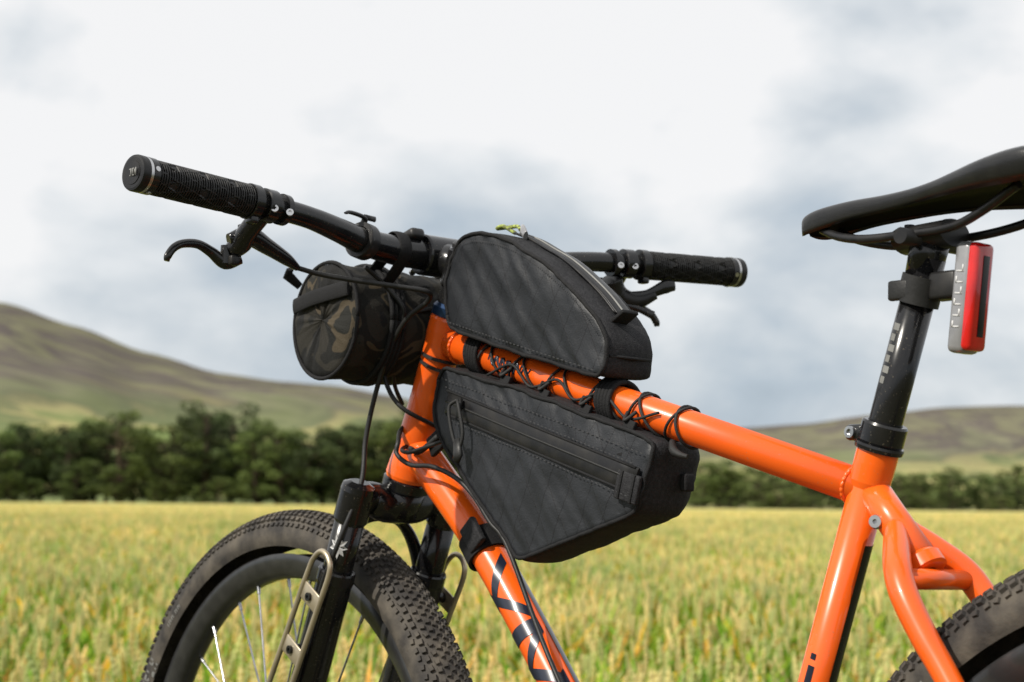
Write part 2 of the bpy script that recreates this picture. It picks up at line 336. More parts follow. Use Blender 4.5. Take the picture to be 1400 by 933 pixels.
# ------------------------------------------------------------------ wheels
def wheel(c,nm):
    seg=160
    prof=[]
    for k in range(25):
        a=rad(-118+236*k/24); prof.append((.0285*math.sin(a), .340+.0270*math.cos(a)))
    V=[];F=[]
    for i in range(seg):
        t=2*math.pi*i/seg
        for y,r in prof: V.append((c.x+r*math.cos(t),c.y+y,c.z+r*math.sin(t)))
    n=len(prof)
    for i in range(seg):
        for k in range(n-1):
            F.append((i*n+k,((i+1)%seg)*n+k,((i+1)%seg)*n+k+1,i*n+k+1))
    mk(nm+'_tyre',V,F,M['tyre'],bike)
    V=[];F=[]
    rows=[(-64,.0060,.0050,.5,.0022),(-48,.0070,.0055,0,.0032),(-32,.0058,.0050,.5,.0028),(-18,.0062,.0050,0,.0028),(-6,.0060,.0048,.5,.0028),(6,.0060,.0048,0,.0028),(18,.0062,.0050,.5,.0028),(32,.0058,.0050,0,.0028),(48,.0070,.0055,.5,.0032),(64,.0060,.005,0,.0022)]
    cnt=210
    for ad,lt,lw,ph_,h in rows:
        a=rad(ad)
        for i in range(cnt):
            t=2*math.pi*(i+ph_+rng.uniform(-.08,.08))/cnt
            er=Vector((math.cos(t),0,math.sin(t))); et=Vector((-math.sin(t),0,math.cos(t))); ey=Vector((0,1,0))
            nr=er*math.cos(a)+ey*math.sin(a); lat=-er*math.sin(a)+ey*math.cos(a)
            base=c+er*.340+er*(.0270*math.cos(a))+ey*(.0285*math.sin(a))
            s=len(V); tw=rng.uniform(-.35,.35)
            e1=et*math.cos(tw)+lat*math.sin(tw); e2=lat*math.cos(tw)-et*math.sin(tw)
            for hh,k in ((-.001,1.0),(h,.8)):
                for sx,sy in ((-1,-1),(1,-1),(1,1),(-1,1)):
                    V.append(base+nr*hh+e1*(sx*lt*.5*k)+e2*(sy*lw*.5*k))
            F+= [(s+4,s+5,s+6,s+7),(s,s+1,s+5,s+4),(s+1,s+2,s+6,s+5),(s+2,s+3,s+7,s+6),(s+3,s,s+4,s+7)]
    mk(nm+'_tread',V,F,M['tyre'],bike,False)
    rp=[(-.0155,.319),(-.0165,.316),(-.0160,.309),(-.0130,.297),(-.006,.291),(.006,.291),(.0130,.297),(.0160,.309),(.0165,.316),(.0155,.319)]
    V=[];F=[];n=len(rp)
    for i in range(seg):
        t=2*math.pi*i/seg
        for y,r in rp: V.append((c.x+r*math.cos(t),c.y+y,c.z+r*math.sin(t)))
    for i in range(seg):
        for k in range(n-1): F.append((i*n+k,i*n+k+1,((i+1)%seg)*n+k+1,((i+1)%seg)*n+k))
    mk(nm+'_rim',V,F,M['rim'],bike)
    V=[];F=[]
    for i in range(32):
        t=2*math.pi*(i+.5)/32; sd=-1 if i%2 else 1; cross=1 if (i//2)%2 else -1
        a=c+Vector((math.cos(t)*.293,sd*.003,math.sin(t)*.293)); th=t+cross*1.25
        b=c+Vector((math.cos(th)*.026,sd*.028,math.sin(th)*.026))
        d=(b-a).normalized(); u=d.orthogonal().normalized(); w=d.cross(u); s=len(V)
        for p in (a,b):
            for k in range(6):
                an=k*math.pi/3; V.append(p+(u*math.cos(an)+w*math.sin(an))*.0012)
        F+=[(s+k,s+(k+1)%6,s+6+(k+1)%6,s+6+k) for k in range(6)]
        q=a+d*.012; s=len(V)
        for p in (a,q):
            for k in range(6):
                an=k*math.pi/3; V.append(p+(u*math.cos(an)+w*math.sin(an))*.0022)
        F+=[(s+k,s+(k+1)%6,s+6+(k+1)%6,s+6+k) for k in range(6)]
    mk(nm+'_spokes',V,F,M['spoke'],bike)
    lathe(nm+'_hub',[(-.05,0),(-.05,.010),(-.031,.012),(-.031,.029),(-.026,.029),(-.024,.014),(.024,.014),(.026,.029),(.031,.029),(.031,.012),(.05,.010),(.05,0)],c,(0,1,0),M['black'],bike)
    V=[];F=[]
    def blk(t0,t1,r0,r1):
        s=len(V)
        for i in range(5):
            t=t0+(t1-t0)*i/4
            for r in (r0,r1):
                dy=.0285*math.sqrt(max(0,1-((r-.340)/.0270)**2))
                V.append((c.x+r*math.cos(t),c.y-dy-.0009,c.z+r*math.sin(t)))
        for i in range(4): F.append((s+i*2,s+i*2+1,s+i*2+3,s+i*2+2))
    tcur=2.80
    for L_ in ('I-','II','I_','I','I-','I_','II'):
        blk(tcur,tcur-.006,.328,.343)
        if '-' in L_: blk(tcur-.006,tcur-.022,.339,.343); blk(tcur-.006,tcur-.018,.333,.336)
        if '_' in L_: blk(tcur-.006,tcur-.022,.328,.332)
        if L_=='II': blk(tcur-.020,tcur-.026,.328,.343); blk(tcur-.006,tcur-.020,.334,.337)
        tcur-=.034 if len(L_)>1 else .016
    tcur=2.42
    for k in range(9):
        blk(tcur,tcur-.004,.334,.3385); 
        if k%2: blk(tcur-.004,tcur-.009,.337,.3385)
        tcur-=.012 if k!=4 else .022
    mk(nm+'_sidewall_print',V,F,M['greyprint'],bike,False)
wheel(FA,'front_wheel'); wheel(RA,'rear_wheel')
lathe('front_brake_disc',[(-.0445,.05),(-.0445,.08),(-.0427,.08),(-.0427,.05),(-.0445,.05)],FA,(0,1,0),M['steel'],bike,48)
lathe('chainring',[(.045,.03),(.045,.068),(.049,.068),(.049,.03),(.045,.03)],BB,(0,1,0),M['satin'],bike,48)
for s in (-1,1):
    a=Vector((BB.x,s*.062,BB.z)); d=Vector((s*.12,s*.012,s*.12))
    tube('crank_arm',[a,a+d],[.014,.011],M['satin'],bike,16,flat=.6)
    box('pedal',a+d+Vector((0,s*.055,0)),(.095,.10,.016),M['satin'],bike,bev=.004)
tube('crank_axle',[(BB.x,-.065,BB.z),(BB.x,.065,BB.z)],.012,M['satin'],bike)
lathe('cassette',[(.018,.02),(.018,.085),(.02,.085),(.024,.07),(.03,.05),(.045,.025),(.045,0)],RA,(0,1,0),M['steel'],bike,48)

# ------------------------------------------------------------------ cockpit
def bar(y):
    a=abs(y)
    ks=[(0,-.024,1.005),(.05,-.024,1.005),(.10,-.015,1.007),(.14,-.004,1.013),(.18,.005,1.019),(.22,.011,1.022),(.388,.038,1.028)]
    for (y0,x0,z0),(y1,x1,z1) in zip(ks[:-1],ks[1:]):
        if a<=y1:
            t=(a-y0)/(y1-y0); return Vector((x0+(x1-x0)*t,y,z0+(z1-z0)*t))
    return Vector((ks[-1][1],y,ks[-1][2]))
ys=[-.388,-.30,-.22,-.18,-.14,-.10,-.05,0,.05,.10,.14,.18,.22,.30,.388]
def br(y):
    a=abs(y); return .0159 if a<.06 else (.0159-(a-.06)/.11*.0048 if a<.17 else .0111)
tube('handlebar',[bar(y) for y in ys],[br(y) for y in ys],B,bike,32,smooth=True,sub=8)
def along(y0,y1): 
    d=bar(y1)-bar(y0); return bar(y0),d
for s,nm in ((-1,'left'),(1,'right')):
    p0,d=along(s*.386,s*.262); Lg=d.length; ax=d.normalized(); u=ax.orthogonal().normalized(); w=ax.cross(u)
    V=[];F=[];nt_=300;na=96
    for i in range(nt_+1):
        t=i/nt_
        for k in range(na):
            a=2*math.pi*k/na
            tri=abs(((k/na*5)%1)*2-1)
            z1=(t*Lg/.034+ tri)%1; z2=(t*Lg/.034- tri)%1
            diamond=abs(z1-.5)<.06 or abs(z2-.5)<.06
            rib=1 if math.sin(t*Lg/.0028*2*math.pi)>0 else 0
            flatz=((t*Lg/.034+.25)%1)<.25 and tri>.5
            r_=.0148+ (.0016 if diamond else (.0004 if flatz else .0016*rib))
            if t<.01 or t>.99: r_=.0148
            V.append(p0+ax*(t*Lg)+u*(r_*math.cos(a))+w*(r_*math.sin(a)))
    for i in range(nt_):
        for k in range(na): F.append((i*na+k,i*na+(k+1)%na,(i+1)*na+(k+1)%na,(i+1)*na+k))
    mk('grip_'+nm,V,F,M['rubber'],bike,False)
    lathe('grip_outer_ring_'+nm,[(0,.0152),(0,.0170),(.003,.0170),(.0032,.0152)],p0+ax*.0018,ax,M['steel'],bike)
    lathe('grip_outer_lock_'+nm,[(0,.0152),(0,.0172),(.007,.0172),(.0072,.0152)],p0+ax*.0052,ax,B,bike)
    for k in range(4):
        a=k*math.pi/2+.5; lathe('grip_lock_screw',[(0,.0026),(.0008,.0026),(.0008,0)],p0+ax*.0087+(u*math.cos(a)+w*math.sin(a))*.0168,(u*math.cos(a)+w*math.sin(a)),M['steel'],bike,12)
    lathe('bar_end_cap_'+nm,[(0,0),(0,.011),(.0006,.0112),(.0006,.0145),(.001,.0165),(.003,.0172),(.009,.0172),(.009,.01)],p0-ax*.0075,ax,S_,bike)
    q0=p0-ax*.0079
    for a_,b_,w_,h_ in ((-.0062,0,.0014,.0075),(-.0040,.003,.003,.0013),(-.0040,-.003,.003,.0013),(-.0018,0,.0014,.0075),(.0012,0,.0014,.0075),(.0030,.003,.0024,.0013),(.0030,-.003,.0024,.0013),(.0050,0,.0014,.005),(.0074,0,.0014,.0075)):
        box('end_cap_print',q0+Vector((a_,0,b_)),(w_,.0006,h_),M['greyprint'],bike,bev=0)
    lathe('grip_inner_lock_'+nm,[(0,.0145),(0,.0168),(.001,.0175),(.010,.0175),(.011,.0168),(.011,.011)],p0+ax*(Lg+.0005),ax,B,bike)
    box('grip_lock_bolt_'+nm,p0+ax*(Lg+.006)+Vector((.004,0,-.018)),(.012,.009,.008),B,bike,bev=.002)
    q,d2=along(s*.243,s*.228); 
    lathe('brake_clamp_'+nm,[(0,.0112),(0,.0150),(.001,.0165),(.013,.0165),(.014,.0150),(.014,.0112)],q,d2,B,bike)
    lathe('shifter_clamp_'+nm,[(0,.0112),(0,.0155),(.006,.0155),(.006,.0112)],bar(s*.220),bar(s*.214)-bar(s*.220),B,bike)
    for yy in (.217,.236):
        lathe('clamp_bolt_'+nm,[(0,.0036),(.003,.0036),(.003,.0018),(.0015,.0018),(.0015,0)],bar(s*yy)+Vector((.0145,0,-.005)),(.8,-.5,.2),M['steel'],bike,14)
    tube('brake_perch_'+nm,[bar(s*.236)+Vector((-.008,0,-.006)),(-.014,s*.240,1.000),(-.026,s*.240,.990),(-.034,s*.245,.982)],[.010,.010,.011,.009],B,bike,16,smooth=True)
    tube('master_cylinder_'+nm,[(-.030,s*.252,.992),(-.026,s*.232,.998),(-.028,s*.210,.991),(-.030,s*.185,.981),(-.032,s*.170,.974)],[.006,.0105,.0085,.0065,.0035],B,bike,20,smooth=True)
    lathe('reservoir_cap_'+nm,[(0,.011),(.004,.011),(.005,.009),(.005,0)],(-.026,s*.232,1.004),(0,0,1),S_,bike,24)
    tube('brake_lever_'+nm,[(-.034,s*.236,.977),(-.038,s*.250,.971),(-.038,s*.266,.979),(-.034,s*.283,.984),(-.030,s*.301,.982),(-.026,s*.313,.976),(-.024,s*.320,.967),(-.024,s*.321,.962)],[.007,.0075,.0055,.0046,.0042,.0042,.0042,.003],B,bike,16,smooth=True,flat=.8)
    lathe('lever_pivot_'+nm,[(-.009,0),(-.009,.006),(.009,.006),(.009,0)],(-.036,s*.250,.978),(0,0,1),B,bike,20)
    box('lever_reach_knob_'+nm,(-.030,s*.246,.972),(.012,.010,.010),S_,bike,bev=.002)
tube('shifter_right',[(.004,.222,1.005),(.0,.236,.988),(.012,.255,.982),(.025,.272,.990)],[.012,.013,.009,.005],S_,bike,16,smooth=True)
tube('shift_paddle',[(.006,.235,.985),(.020,.262,.990),(.030,.282,1.000),(.034,.292,1.002)],[.006,.005,.008,.006],B,bike,14,smooth=True,flat=.6)
tube('shift_paddle_b',[(.006,.235,.978),(.018,.255,.972),(.026,.268,.966)],[.005,.004,.005],B,bike,14,smooth=True,flat=.6)
q=bar(-.098); d2=bar(-.112)-q
lathe('bar_mount_clamp',[(0,.0145),(0,.0185),(.001,.0190),(.013,.0190),(.014,.0185),(.014,.0140)],q,d2,S_,bike)
tube('bar_mount_lever',[(-.018,-.104,1.024),(-.014,-.104,1.032),(-.012,-.122,1.035),(-.010,-.130,1.033)],[.004,.004,.0035,.002],S_,bike,12,smooth=True,flat=.6)
tube('bar_mount_lever_b',[(-.014,-.104,1.033),(-.018,-.088,1.033)],[.003,.003],S_,bike,12,flat=.6)
for k in range(4):
    a=rad(30-k*28); dr=Vector((math.cos(a),0,math.sin(a)))
    lathe('mount_hole',[(0,.0024),(.0006,.0024),(.0006,0)],bar(-.105)+dr*.0188,dr,M['rim'],bike,10)
st=HT+sa*.052
tube('stem_body',[st+Vector((.004,0,-.002)),(-.006,0,1.0),(-.020,0,1.005)],[.0175,.0165,.0175],B,bike,24)
lathe('stem_steerer_clamp',[(-.020,.0145),(-.020,.0185),(-.018,.0195),(.018,.0195),(.020,.0185),(.020,0)],st,sa,B,bike)
lathe('stem_top_cap',[(0,.017),(.004,.017),(.006,.015),(.006,.004),(.003,.004),(.003,0)],st+sa*.021,sa,S_,bike)
lathe('headset_spacer',[(0,.0175),(.0165,.0175)],HT+sa*.014,sa,B,bike)
lathe('stem_bar_clamp',[(-.024,.016),(-.024,.0205),(-.022,.0218),(.022,.0218),(.024,.0205),(.024,.016)],(-.024,0,1.005),(0,1,0),B,bike)
for yy in (-.017,.017):
    for zz in (-.016,.016):
        lathe('faceplate_bolt',[(0,.0035),(.003,.0035),(.003,0)],(-.046,yy,1.005+zz),(-1,0,0),M['steel'],bike,12)
    lathe('stem_bolt',[(0,.004),(.004,.004),(.004,.002),(.002,.002),(.002,0)],st+Vector((.018,yy*.6-.006,0)),(.6,-.8,0),M['steel'],bike,12)
box('bar_accessory_mount',(-.026,-.036,1.022),(.030,.018,.012),S_,bike,rot=(0,rad(-15),0),bev=.004)

# ------------------------------------------------------------------ cables
C=M['rubber']
tube('front_brake_hose',[(-.032,-.170,.974),(-.028,-.145,.970),(-.012,-.115,.966),(.010,-.080,.962),(.026,-.050,.958),(.014,-.040,.950),(-.012,-.048,.932),(-.038,-.050,.900),(-.058,-.050,.860),(-.068,-.054,.810),(-.062,-.062,.760),(-.072,-.080,.700),(-.098,-.083,.650),(-.140,-.081,.550),(-.20,-.07,.42)],.0027,C,bike,10,smooth=True)
tube('rear_brake_hose',[(-.03,.17,.972),(-.02,.12,.965),(-.01,.05,.955),(-.03,-.02,.945),(-.045,-.036,.925),(-.060,-.040,.893),(-.053,-.040,.866),(-.030,-.036,.842),(-.02,.0,.825),(-.03,.035,.815)],.0025,C,bike,10,smooth=True)
tube('dropper_cable',[(-.03,-.09,.985),(-.03,-.06,.965),(-.02,-.045,.94),(-.048,-.036,.900),(-.068,-.02,.87),(-.08,.0,.85)],.0024,C,bike,10,smooth=True)
tube('gear_cable',[(-.035,.036,.845),(-.052,.01,.835),(-.050,-.020,.822),(-.037,-.034,.806),(-.034,-.037,.793),(-.010,-.036,.782),(.025,-.034,.780),(.062,-.031,.768),(.088,-.028,.750),(.110,-.024,.725),(.135,-.020,.700),(.20,-.019,.600),(.31,-.019,.46)],.0025,C,bike,10,smooth=True)
tube('gear_cable_b',[(-.030,.036,.83),(-.044,.005,.812),(-.040,-.026,.800),(-.018,-.034,.795),(.012,-.034,.800),(.035,-.030,.806)],.0022,C,bike,10,smooth=True)

# ------------------------------------------------------------------ saddle & post
tube('seatpost',[Vector((.579,0,.802))-su*.10,(.6235,0,.940)],.0136,B,bike,32)
for k in range(6):
    p=Vector((.579,0,.802)).lerp(Vector((.6235,0,.940)),.30+.06*k); V=[];F=[]
    e1_=Vector((su.z,0,-su.x))
    for j in range(5):
        a=rad(-118+ (30 if k%2 else 22)*j/4)
        for h in (-.0028,.0028): V.append(p+su*h+(e1_*math.cos(a)+Vector((0,1,0))*math.sin(a))*.01375)
    F=[(2*j,2*j+1,2*j+3,2*j+2) for j in range(4)]
    mk('seatpost_print',V,F,M['greyprint'],bike)
tube('seatpost_head',[(.617,0,.925),(.622,0,.942),(.624,0,.952)],[.0137,.0150,.0165],B,bike,24)
tube('rail_cradle',[(.600,0,.955),(.648,0,.957)],.011,S_,bike,20,flat=1.7)
for s in (-1,1):
    tube('saddle_rail',[(.522,s*.010,.972),(.545,s*.016,.963),(.575,s*.022,.957),(.610,s*.022,.956),(.660,s*.022,.957),(.695,s*.030,.964),(.735,s*.040,.978)],.0036,M['satin'],bike,12,smooth=True)
    lathe('cradle_bolt',[(0,.004),(.003,.004),(.003,0)],(.604 if s<0 else .642,0,.965),(0,0,1),M['satin'],bike,12)
tube('cradle_crossbolt',[(.624,-.036,.953),(.624,.036,.953)],.0065,S_,bike,16)
SD=[(.497,.003,.979,.008),(.500,.011,.984,.015),(.508,.0165,.9875,.019),(.525,.0195,.9905,.020),(.555,.0205,.9925,.018),(.590,.0225,.9925,.016),(.620,.027,.9930,.015),(.650,.036,.9945,.016),(.680,.048,.9975,.020),(.710,.060,1.001,.025),(.740,.067,1.004,.029),(.762,.067,1.004,.028),(.776,.058,1.001,.022),(.782,.040,.996,.012)]
V=[];F=[];ns=0
SS=catmull([(a,b,c_) for a,b,c_,d in SD],4); DR=catmull([(a,d,0) for a,b,c_,d in SD],4)
na=26
for p,q in zip(SS,DR):
    x,hw,zt=p; dr=q[1]
    for k in range(na+1):
        u_=-1+2*k/na
        if abs(u_)<.78:
            e=abs(u_)/.78; z=zt-dr*.38*(e**2.6) ; yy=hw*(math.sin(e*math.pi/2)**.95)*math.copysign(1,u_)
            if x>.58: z-=.0045*math.exp(-(yy/.008)**2)
        else:
            e=(abs(u_)-.78)/.22; z=zt-dr*.38-dr*.62*e; yy=hw*(1-.10*e*e)*math.copysign(1,u_)
        V.append((x,yy,z))
    for k in range(na,-1,-2):
        u_=-1+2*k/na; V.append((x,hw*.86*u_,zt-dr*(.86-.22*(1-abs(u_)))))
    ns+=1
W_=len(V)//ns
for i in range(ns-1):
    for k in range(W_): F.append((i*W_+k,i*W_+(k+1)%W_,(i+1)*W_+(k+1)%W_,(i+1)*W_+k))
F.append(tuple(range(W_))); F.append(tuple((ns-1)*W_+k for k in range(W_))[::-1])
fm=[]
for i in range(ns-1):
    for k in range(W_): fm.append((1 if i>ns*.72 else 2) if k>na else 0)
fm+=[0,0]
M['shell']=mat('saddle_shell_black',(.006,.006,.006),.7,spec=.08)
mk('saddle',V,F,[M['saddle'],M['saddlered'],M['shell']],bike,fm=fm)

# ------------------------------------------------------------------ rear light
light=empty('rear_bicycle_light',LEAN)
tl=Matrix.Rotation(rad(6),3,'Y')
box('light_body',(.6605,0,.905),(.016,.024,.086),M['silver'],light,mtx=tl,bev=.005,seg=3)
box('light_lens',(.6690,0,.905),(.010,.0225,.083),M['red'],light,mtx=tl,bev=.004,seg=3)
box('light_inner_strip',(.6742,.001,.905),(.0012,.007,.062),M['satin'],light,mtx=tl,bev=.0004)
box('light_bracket',(.642,0,.916),(.026,.018,.022),M['satin'],light,bev=.003)
lathe('light_strap',[(-.011,.0140),(-.011,.0170),(.011,.0170),(.011,.014)],Vector((.6155,0,.9145)),su,M['rubber'],light)
box('light_strap_tail',(.606,-.014,.914),(.020,.006,.016),M['rubber'],light,bev=.002)
for k in range(6):
    z_=.882+k*.0085
    box('light_side_print',(.6605+(.905-z_)*-.10,-.0121,z_),(.0065,.0006,.0012),M['white'],light,mtx=tl,bev=0)
    box('light_side_print',(.6605+(.905-z_)*-.10+(.0026 if k%2 else -.0026),-.0121,z_+.0022),(.0012,.0006,.0052),M['white'],light,mtx=tl,bev=0)

# ------------------------------------------------------------------ handlebar roll bag
roll=empty('handlebar_bag',LEAN)
rc=Vector((-.088,0,.932)); R0=.0605; y0,y1=-.098,.150
V=[];F=[];na=96
prof=[(y0-.003,.0),(y0-.005,.018),(y0-.005,.036),(y0-.003,.052),(y0,R0-.0015)]
for i in range(1,32): prof.append((y0+(y1-y0)*i/32,R0))
prof+=[(y1,R0-.0015),(y1+.003,.052),(y1+.004,.02),(y1+.004,0)]
for j,(y,r) in enumerate(prof):
    for k in range(na):
        a=2*math.pi*k/na
        nz_=noise.noise(Vector((math.cos(a)*2.2,y*34,math.sin(a)*2.2)))+.7*noise.noise(Vector((math.cos(a)*6+y*40,y*50,math.sin(a)*6)))
        rr=r*(1+.045*nz_) if r>0 else 0
        if 4<j<36: rr*=1-.03*abs(math.sin((y-y0)/(y1-y0)*math.pi*3))
        V.append((rc.x+rr*math.cos(a),y+(.003*nz_),rc.z+rr*math.sin(a)*1.02))
for j in range(len(prof)-1):
    for k in range(na): F.append((j*na+k,j*na+(k+1)%na,(j+1)*na+(k+1)%na,(j+1)*na+k))
mk('roll_body',V,F,M['camo'],roll)
def ringpts(y,r,a0=0,a1=360,n=48): return [(rc.x+r*math.cos(rad(a0+(a1-a0)*i/n)),y,rc.z+r*1.02*math.sin(rad(a0+(a1-a0)*i/n))) for i in range(n+1)]
tube('roll_end_piping',ringpts(y0,R0),.0022,M['web'],roll,8)
for yy in (-.055,.060,.125):
    for k in range(4): tube('roll_strap',ringpts(yy+k*.005,R0+.0010),.0027,M['web'],roll,8)
tube('end_webbing',[(rc.x-.054,y0-.006,rc.z+.018),(rc.x-.01,y0-.009,rc.z+.024),(rc.x+.050,y0-.006,rc.z+.030)],.0085,M['web'],roll,12,flat=.2,smooth=True,up=(0,0,1))
for s in (-.055,.06):
    cxx,czz=-.024,1.005
    tube('bar_strap',[(-.070,s,.984),(-.046,s,1.001),(cxx-.006,s,czz+.0175),(cxx+.010,s,czz+.0150),(cxx+.017,s,czz-.002),(cxx+.004,s,czz-.018),(-.040,s,.972)],.008,M['web'],roll,10,smooth=True,flat=.2,up=(0,1,0))
tube('pull_tab',[(rc.x-.050,y0-.002,rc.z+.040),(rc.x-.060,y0-.012,rc.z+.052),(rc.x-.052,y0-.014,rc.z+.058)],[.004,.006,.005],M['web'],roll,10,flat=.4)

# ------------------------------------------------------------------ top tube bag
tb=empty('top_tube_bag',LEAN)
outT=[(.036,.921),(.031,.960),(.037,.992),(.052,1.013),(.078,1.016),(.100,1.013),(.130,1.004),(.184,.978),(.239,.940),(.268,.912),(.281,.891),(.277,.858)]
pouch('top_tube_bag_body',outT,-.030,.030,tb,bulge=.004,off=.003,namp=.0032,seed=3)
top=[(.108,1.0115),(.130,1.004),(.155,.992),(.184,.978),(.212,.960),(.239,.940),(.262,.919)]
topo=[(a+.0025,b+.0030) for a,b in top]
tube('zip_tape',[(a,.008,b) for a,b in topo],.0105,M['satin'],tb,14,smooth=True,flat=.18,up=(0,1,0))
tube('zip_coil',[(a+.0010,.006,b+.0014) for a,b in topo],.0011,M['greyprint'],tb,8,smooth=True)
tube('zip_edge',[(a+.0008,-.006,b+.0008) for a,b in topo],.0012,M['satin'],tb,8,smooth=True)
tube('zip_pull_cord',[(.098,.006,1.018),(.085,.0,1.026),(.078,-.002,1.024),(.088,.008,1.026),(.104,.004,1.024),(.118,-.004,1.018)],.0020,M['lime'],tb,8,smooth=True)
tube('zip_slider',[(.112,.002,1.016),(.124,-.006,1.017),(.134,-.010,1.009)],[.004,.006,.0055],M['silver'],tb,12,smooth=True,flat=.45)
box('rear_tab',(.272,-.004,.916),(.028,.020,.004),M['web'],tb,rot=(0,rad(-28),0),bev=.001)
box('rear_tab_base',(.262,-.004,.912),(.012,.020,.014),M['web'],tb,rot=(0,rad(30),0),bev=.002)
stitch(tb,[(.040,.928),(.150,.898),(.271,.866)],-.0338)
stitch(tb,[(.043,.985),(.062,1.007),(.126,.998),(.184,.971),(.236,.936),(.270,.902)],-.0338)
tube('rear_seam_band',[(.2800,-.026,.880),(.2845,0,.879),(.2800,.026,.880)],.0016,M['web'],tb,8)
for x in (.055,.258):
    for k in range(5):
        xx=x+k*.0042
        tube('tube_strap',[(xx,.0205*math.sin(a),tt(xx)+.0205*math.cos(a)) for a in [2*math.pi*i/28 for i in range(29)]],.0026,M['web'],tb,8)

# ------------------------------------------------------------------ frame bag
fb=empty('frame_bag',LEAN)
outF=[(.028,.884),(.018,.843),(.038,.803),(.095,.750),(.155,.694),(.165,.690),(.240,.712),(.326,.736),(.336,.760),(.349,.799),(.200,.842)]
pouch('frame_bag_body',outF,-.029,.029,fb,bulge=.006,off=.004,namp=.0034,seed=11)
z0=(.046,.849); z1=(.330,.768)
def bulge_y(x): return -.0362+ .002*abs((x-.19)/.15)
zp=[(z0[0]+(z1[0]-z0[0])*i/10,z0[1]+(z1[1]-z0[1])*i/10) for i in range(11)]
tube('zip_flap',[(x,bulge_y(x)+.0010,z-.004) for x,z in zp],.0125,M['satin'],fb,20,flat=.2,up=(0,0,1))
tube('zip_garage_line',[(x,bulge_y(x)-.0014,z-.003) for x,z in zp],.0012,M['rubber'],fb,8)
tube('zip_upper_seam',[(x,bulge_y(x)-.0002,z+.008) for x,z in zp],.0013,M['web'],fb,8)
tube('zip_lower_seam',[(x,bulge_y(x)-.0002,z-.016) for x,z in zp],.0013,M['web'],fb,8)
stitch(fb,[(x,z-.0195) for x,z in (zp[0],zp[-1])],-.0368)
stitch(fb,[(x,z+.0115) for x,z in (zp[0],zp[-1])],-.0368)
stitch(fb,[(.035,.870),(.340,.788)],-.0335)
tube('zip_slider',[(.074,-.038,.846),(.078,-.042,.835)],[.0045,.004],M['satin'],fb,12,flat=.5)
tube('zip_pull_cord',[(.072,-.041,.846),(.064,-.045,.838),(.072,-.046,.812),(.082,-.045,.797),(.088,-.045,.812),(.080,-.045,.838),(.072,-.041,.846)],.0018,M['cord'],fb,8,smooth=True)
tube('zip_pull_grip',[(.079,-.045,.806),(.083,-.046,.790),(.080,-.046,.784)],[.005,.0068,.005],M['rubber'],fb,12,flat=.5)
box('zip_end_patch',(.320,-.0345,.759),(.030,.005,.026),M['gusset'],fb,mtx=Matrix.Rotation(rad(14),3,'Y'),bev=.0015)
for k in (-1,1):
    box('zip_end_band',(.320+k*.008,-.0372,.759-k*.002),(.003,.002,.026),M['web'],fb,mtx=Matrix.Rotation(rad(14),3,'Y'),bev=.0005)
box('side_tab',(.3475,.012,.765),(.008,.012,.016),M['web'],fb,bev=.002)
for x in (.120,.180,.241,.302):
    zt=tt(x)-.006
    box('lacing_tab',(x+.002,-.0250,zt-.020),(.014,.0045,.034),M['web'],fb,mtx=Matrix.Rotation(rad(16),3,'Y')@Matrix.Rotation(rad(-14),3,'X'),bev=.001)
    tube('tab_gap_loop',[(x-.004,-.017,zt+.004),(x+.002,-.026,zt-.004),(x+.008,-.017,zt+.004)],.0018,M['cord'],fb,8,smooth=True)
def loop(x,lean,r=.0178,n=26):
    return [(x+lean*math.cos(a),r*math.sin(a)*1.02,tt(x)+r*math.cos(a)-lean*.27*math.cos(a)) for a in [2*math.pi*i/n for i in range(n+1)]]
for x,le in ((.075,.010),(.098,-.012),(.128,.012),(.150,-.012),(.185,.012),(.212,-.012),(.246,.010),(.272,-.010),(.302,.010),(.318,-.012),(.352,.012),(.362,-.004)):
    tube('lacing_cord',loop(x,le),.0014,M['cord'],fb,8)
tube('lacing_tail',[(.352,-.012,.800),(.362,-.020,.792),(.372,-.022,.788),(.380,-.020,.786)],[.003,.004,.003,.002],M['cord'],fb,8,smooth=True)
tube('lacing_run',[(.09,-.018,.872),(.13,-.019,.880),(.16,-.019,.857),(.20,-.019,.862),(.225,-.019,.842),(.265,-.019,.846),(.30,-.019,.822),(.34,-.018,.826)],.0014,M['cord'],fb,8,smooth=True)
def ring_on(c_,ax,r,w,m,nm,par):
    lathe(nm,[(-w/2,r-.002),(-w/2,r+.0012),(w/2,r+.0012),(w/2,r-.002)],c_,ax,m,par,36)
ring_on((.072,0,.700),dd,.0215,.026,M['web'],'down_tube_strap',fb)
box('strap_buckle',(.079,-.021,.712),(.030,.007,.024),M['gusset'],fb,mtx=Matrix.Rotation(rad(48),3,'Y'),bev=.002)
ring_on((-.0115,0,.897),sa,.0212,.003,M['cord'],'head_tube_cord',fb)
ring_on((-.0150,0,.889),sa+Vector((.1,0,0)),.0212,.003,M['cord'],'head_tube_cord_b',fb)
box('front_strap',(.012,-.020,.806),(.026,.006,.022),M['web'],fb,mtx=Matrix.Rotation(rad(-30),3,'Y'),bev=.002)
tube('front_strap_cord',[(-.03,-.023,.800),(-.01,-.026,.796),(.02,-.024,.812)],.003,M['cord'],fb,8,smooth=True)
scr=[(.088,.0),(.092,.007),(.097,-.004),(.102,.006),(.107,-.005),(.112,.006),(.116,-.004),(.122,.005),(.128,-.005),(.134,.006),(.139,-.004),(.146,.004),(.152,-.003)]
tube('script_print',[(x,-.0158+.0003,tt(x)+z) for x,z in scr],.0013,M['navy'],bike,6,smooth=True)
tube('script_print_b',[(x+.003,-.0158+.0003,tt(x)+z*-.8+.001) for x,z in scr],.0011,M['navy'],bike,6,smooth=True)

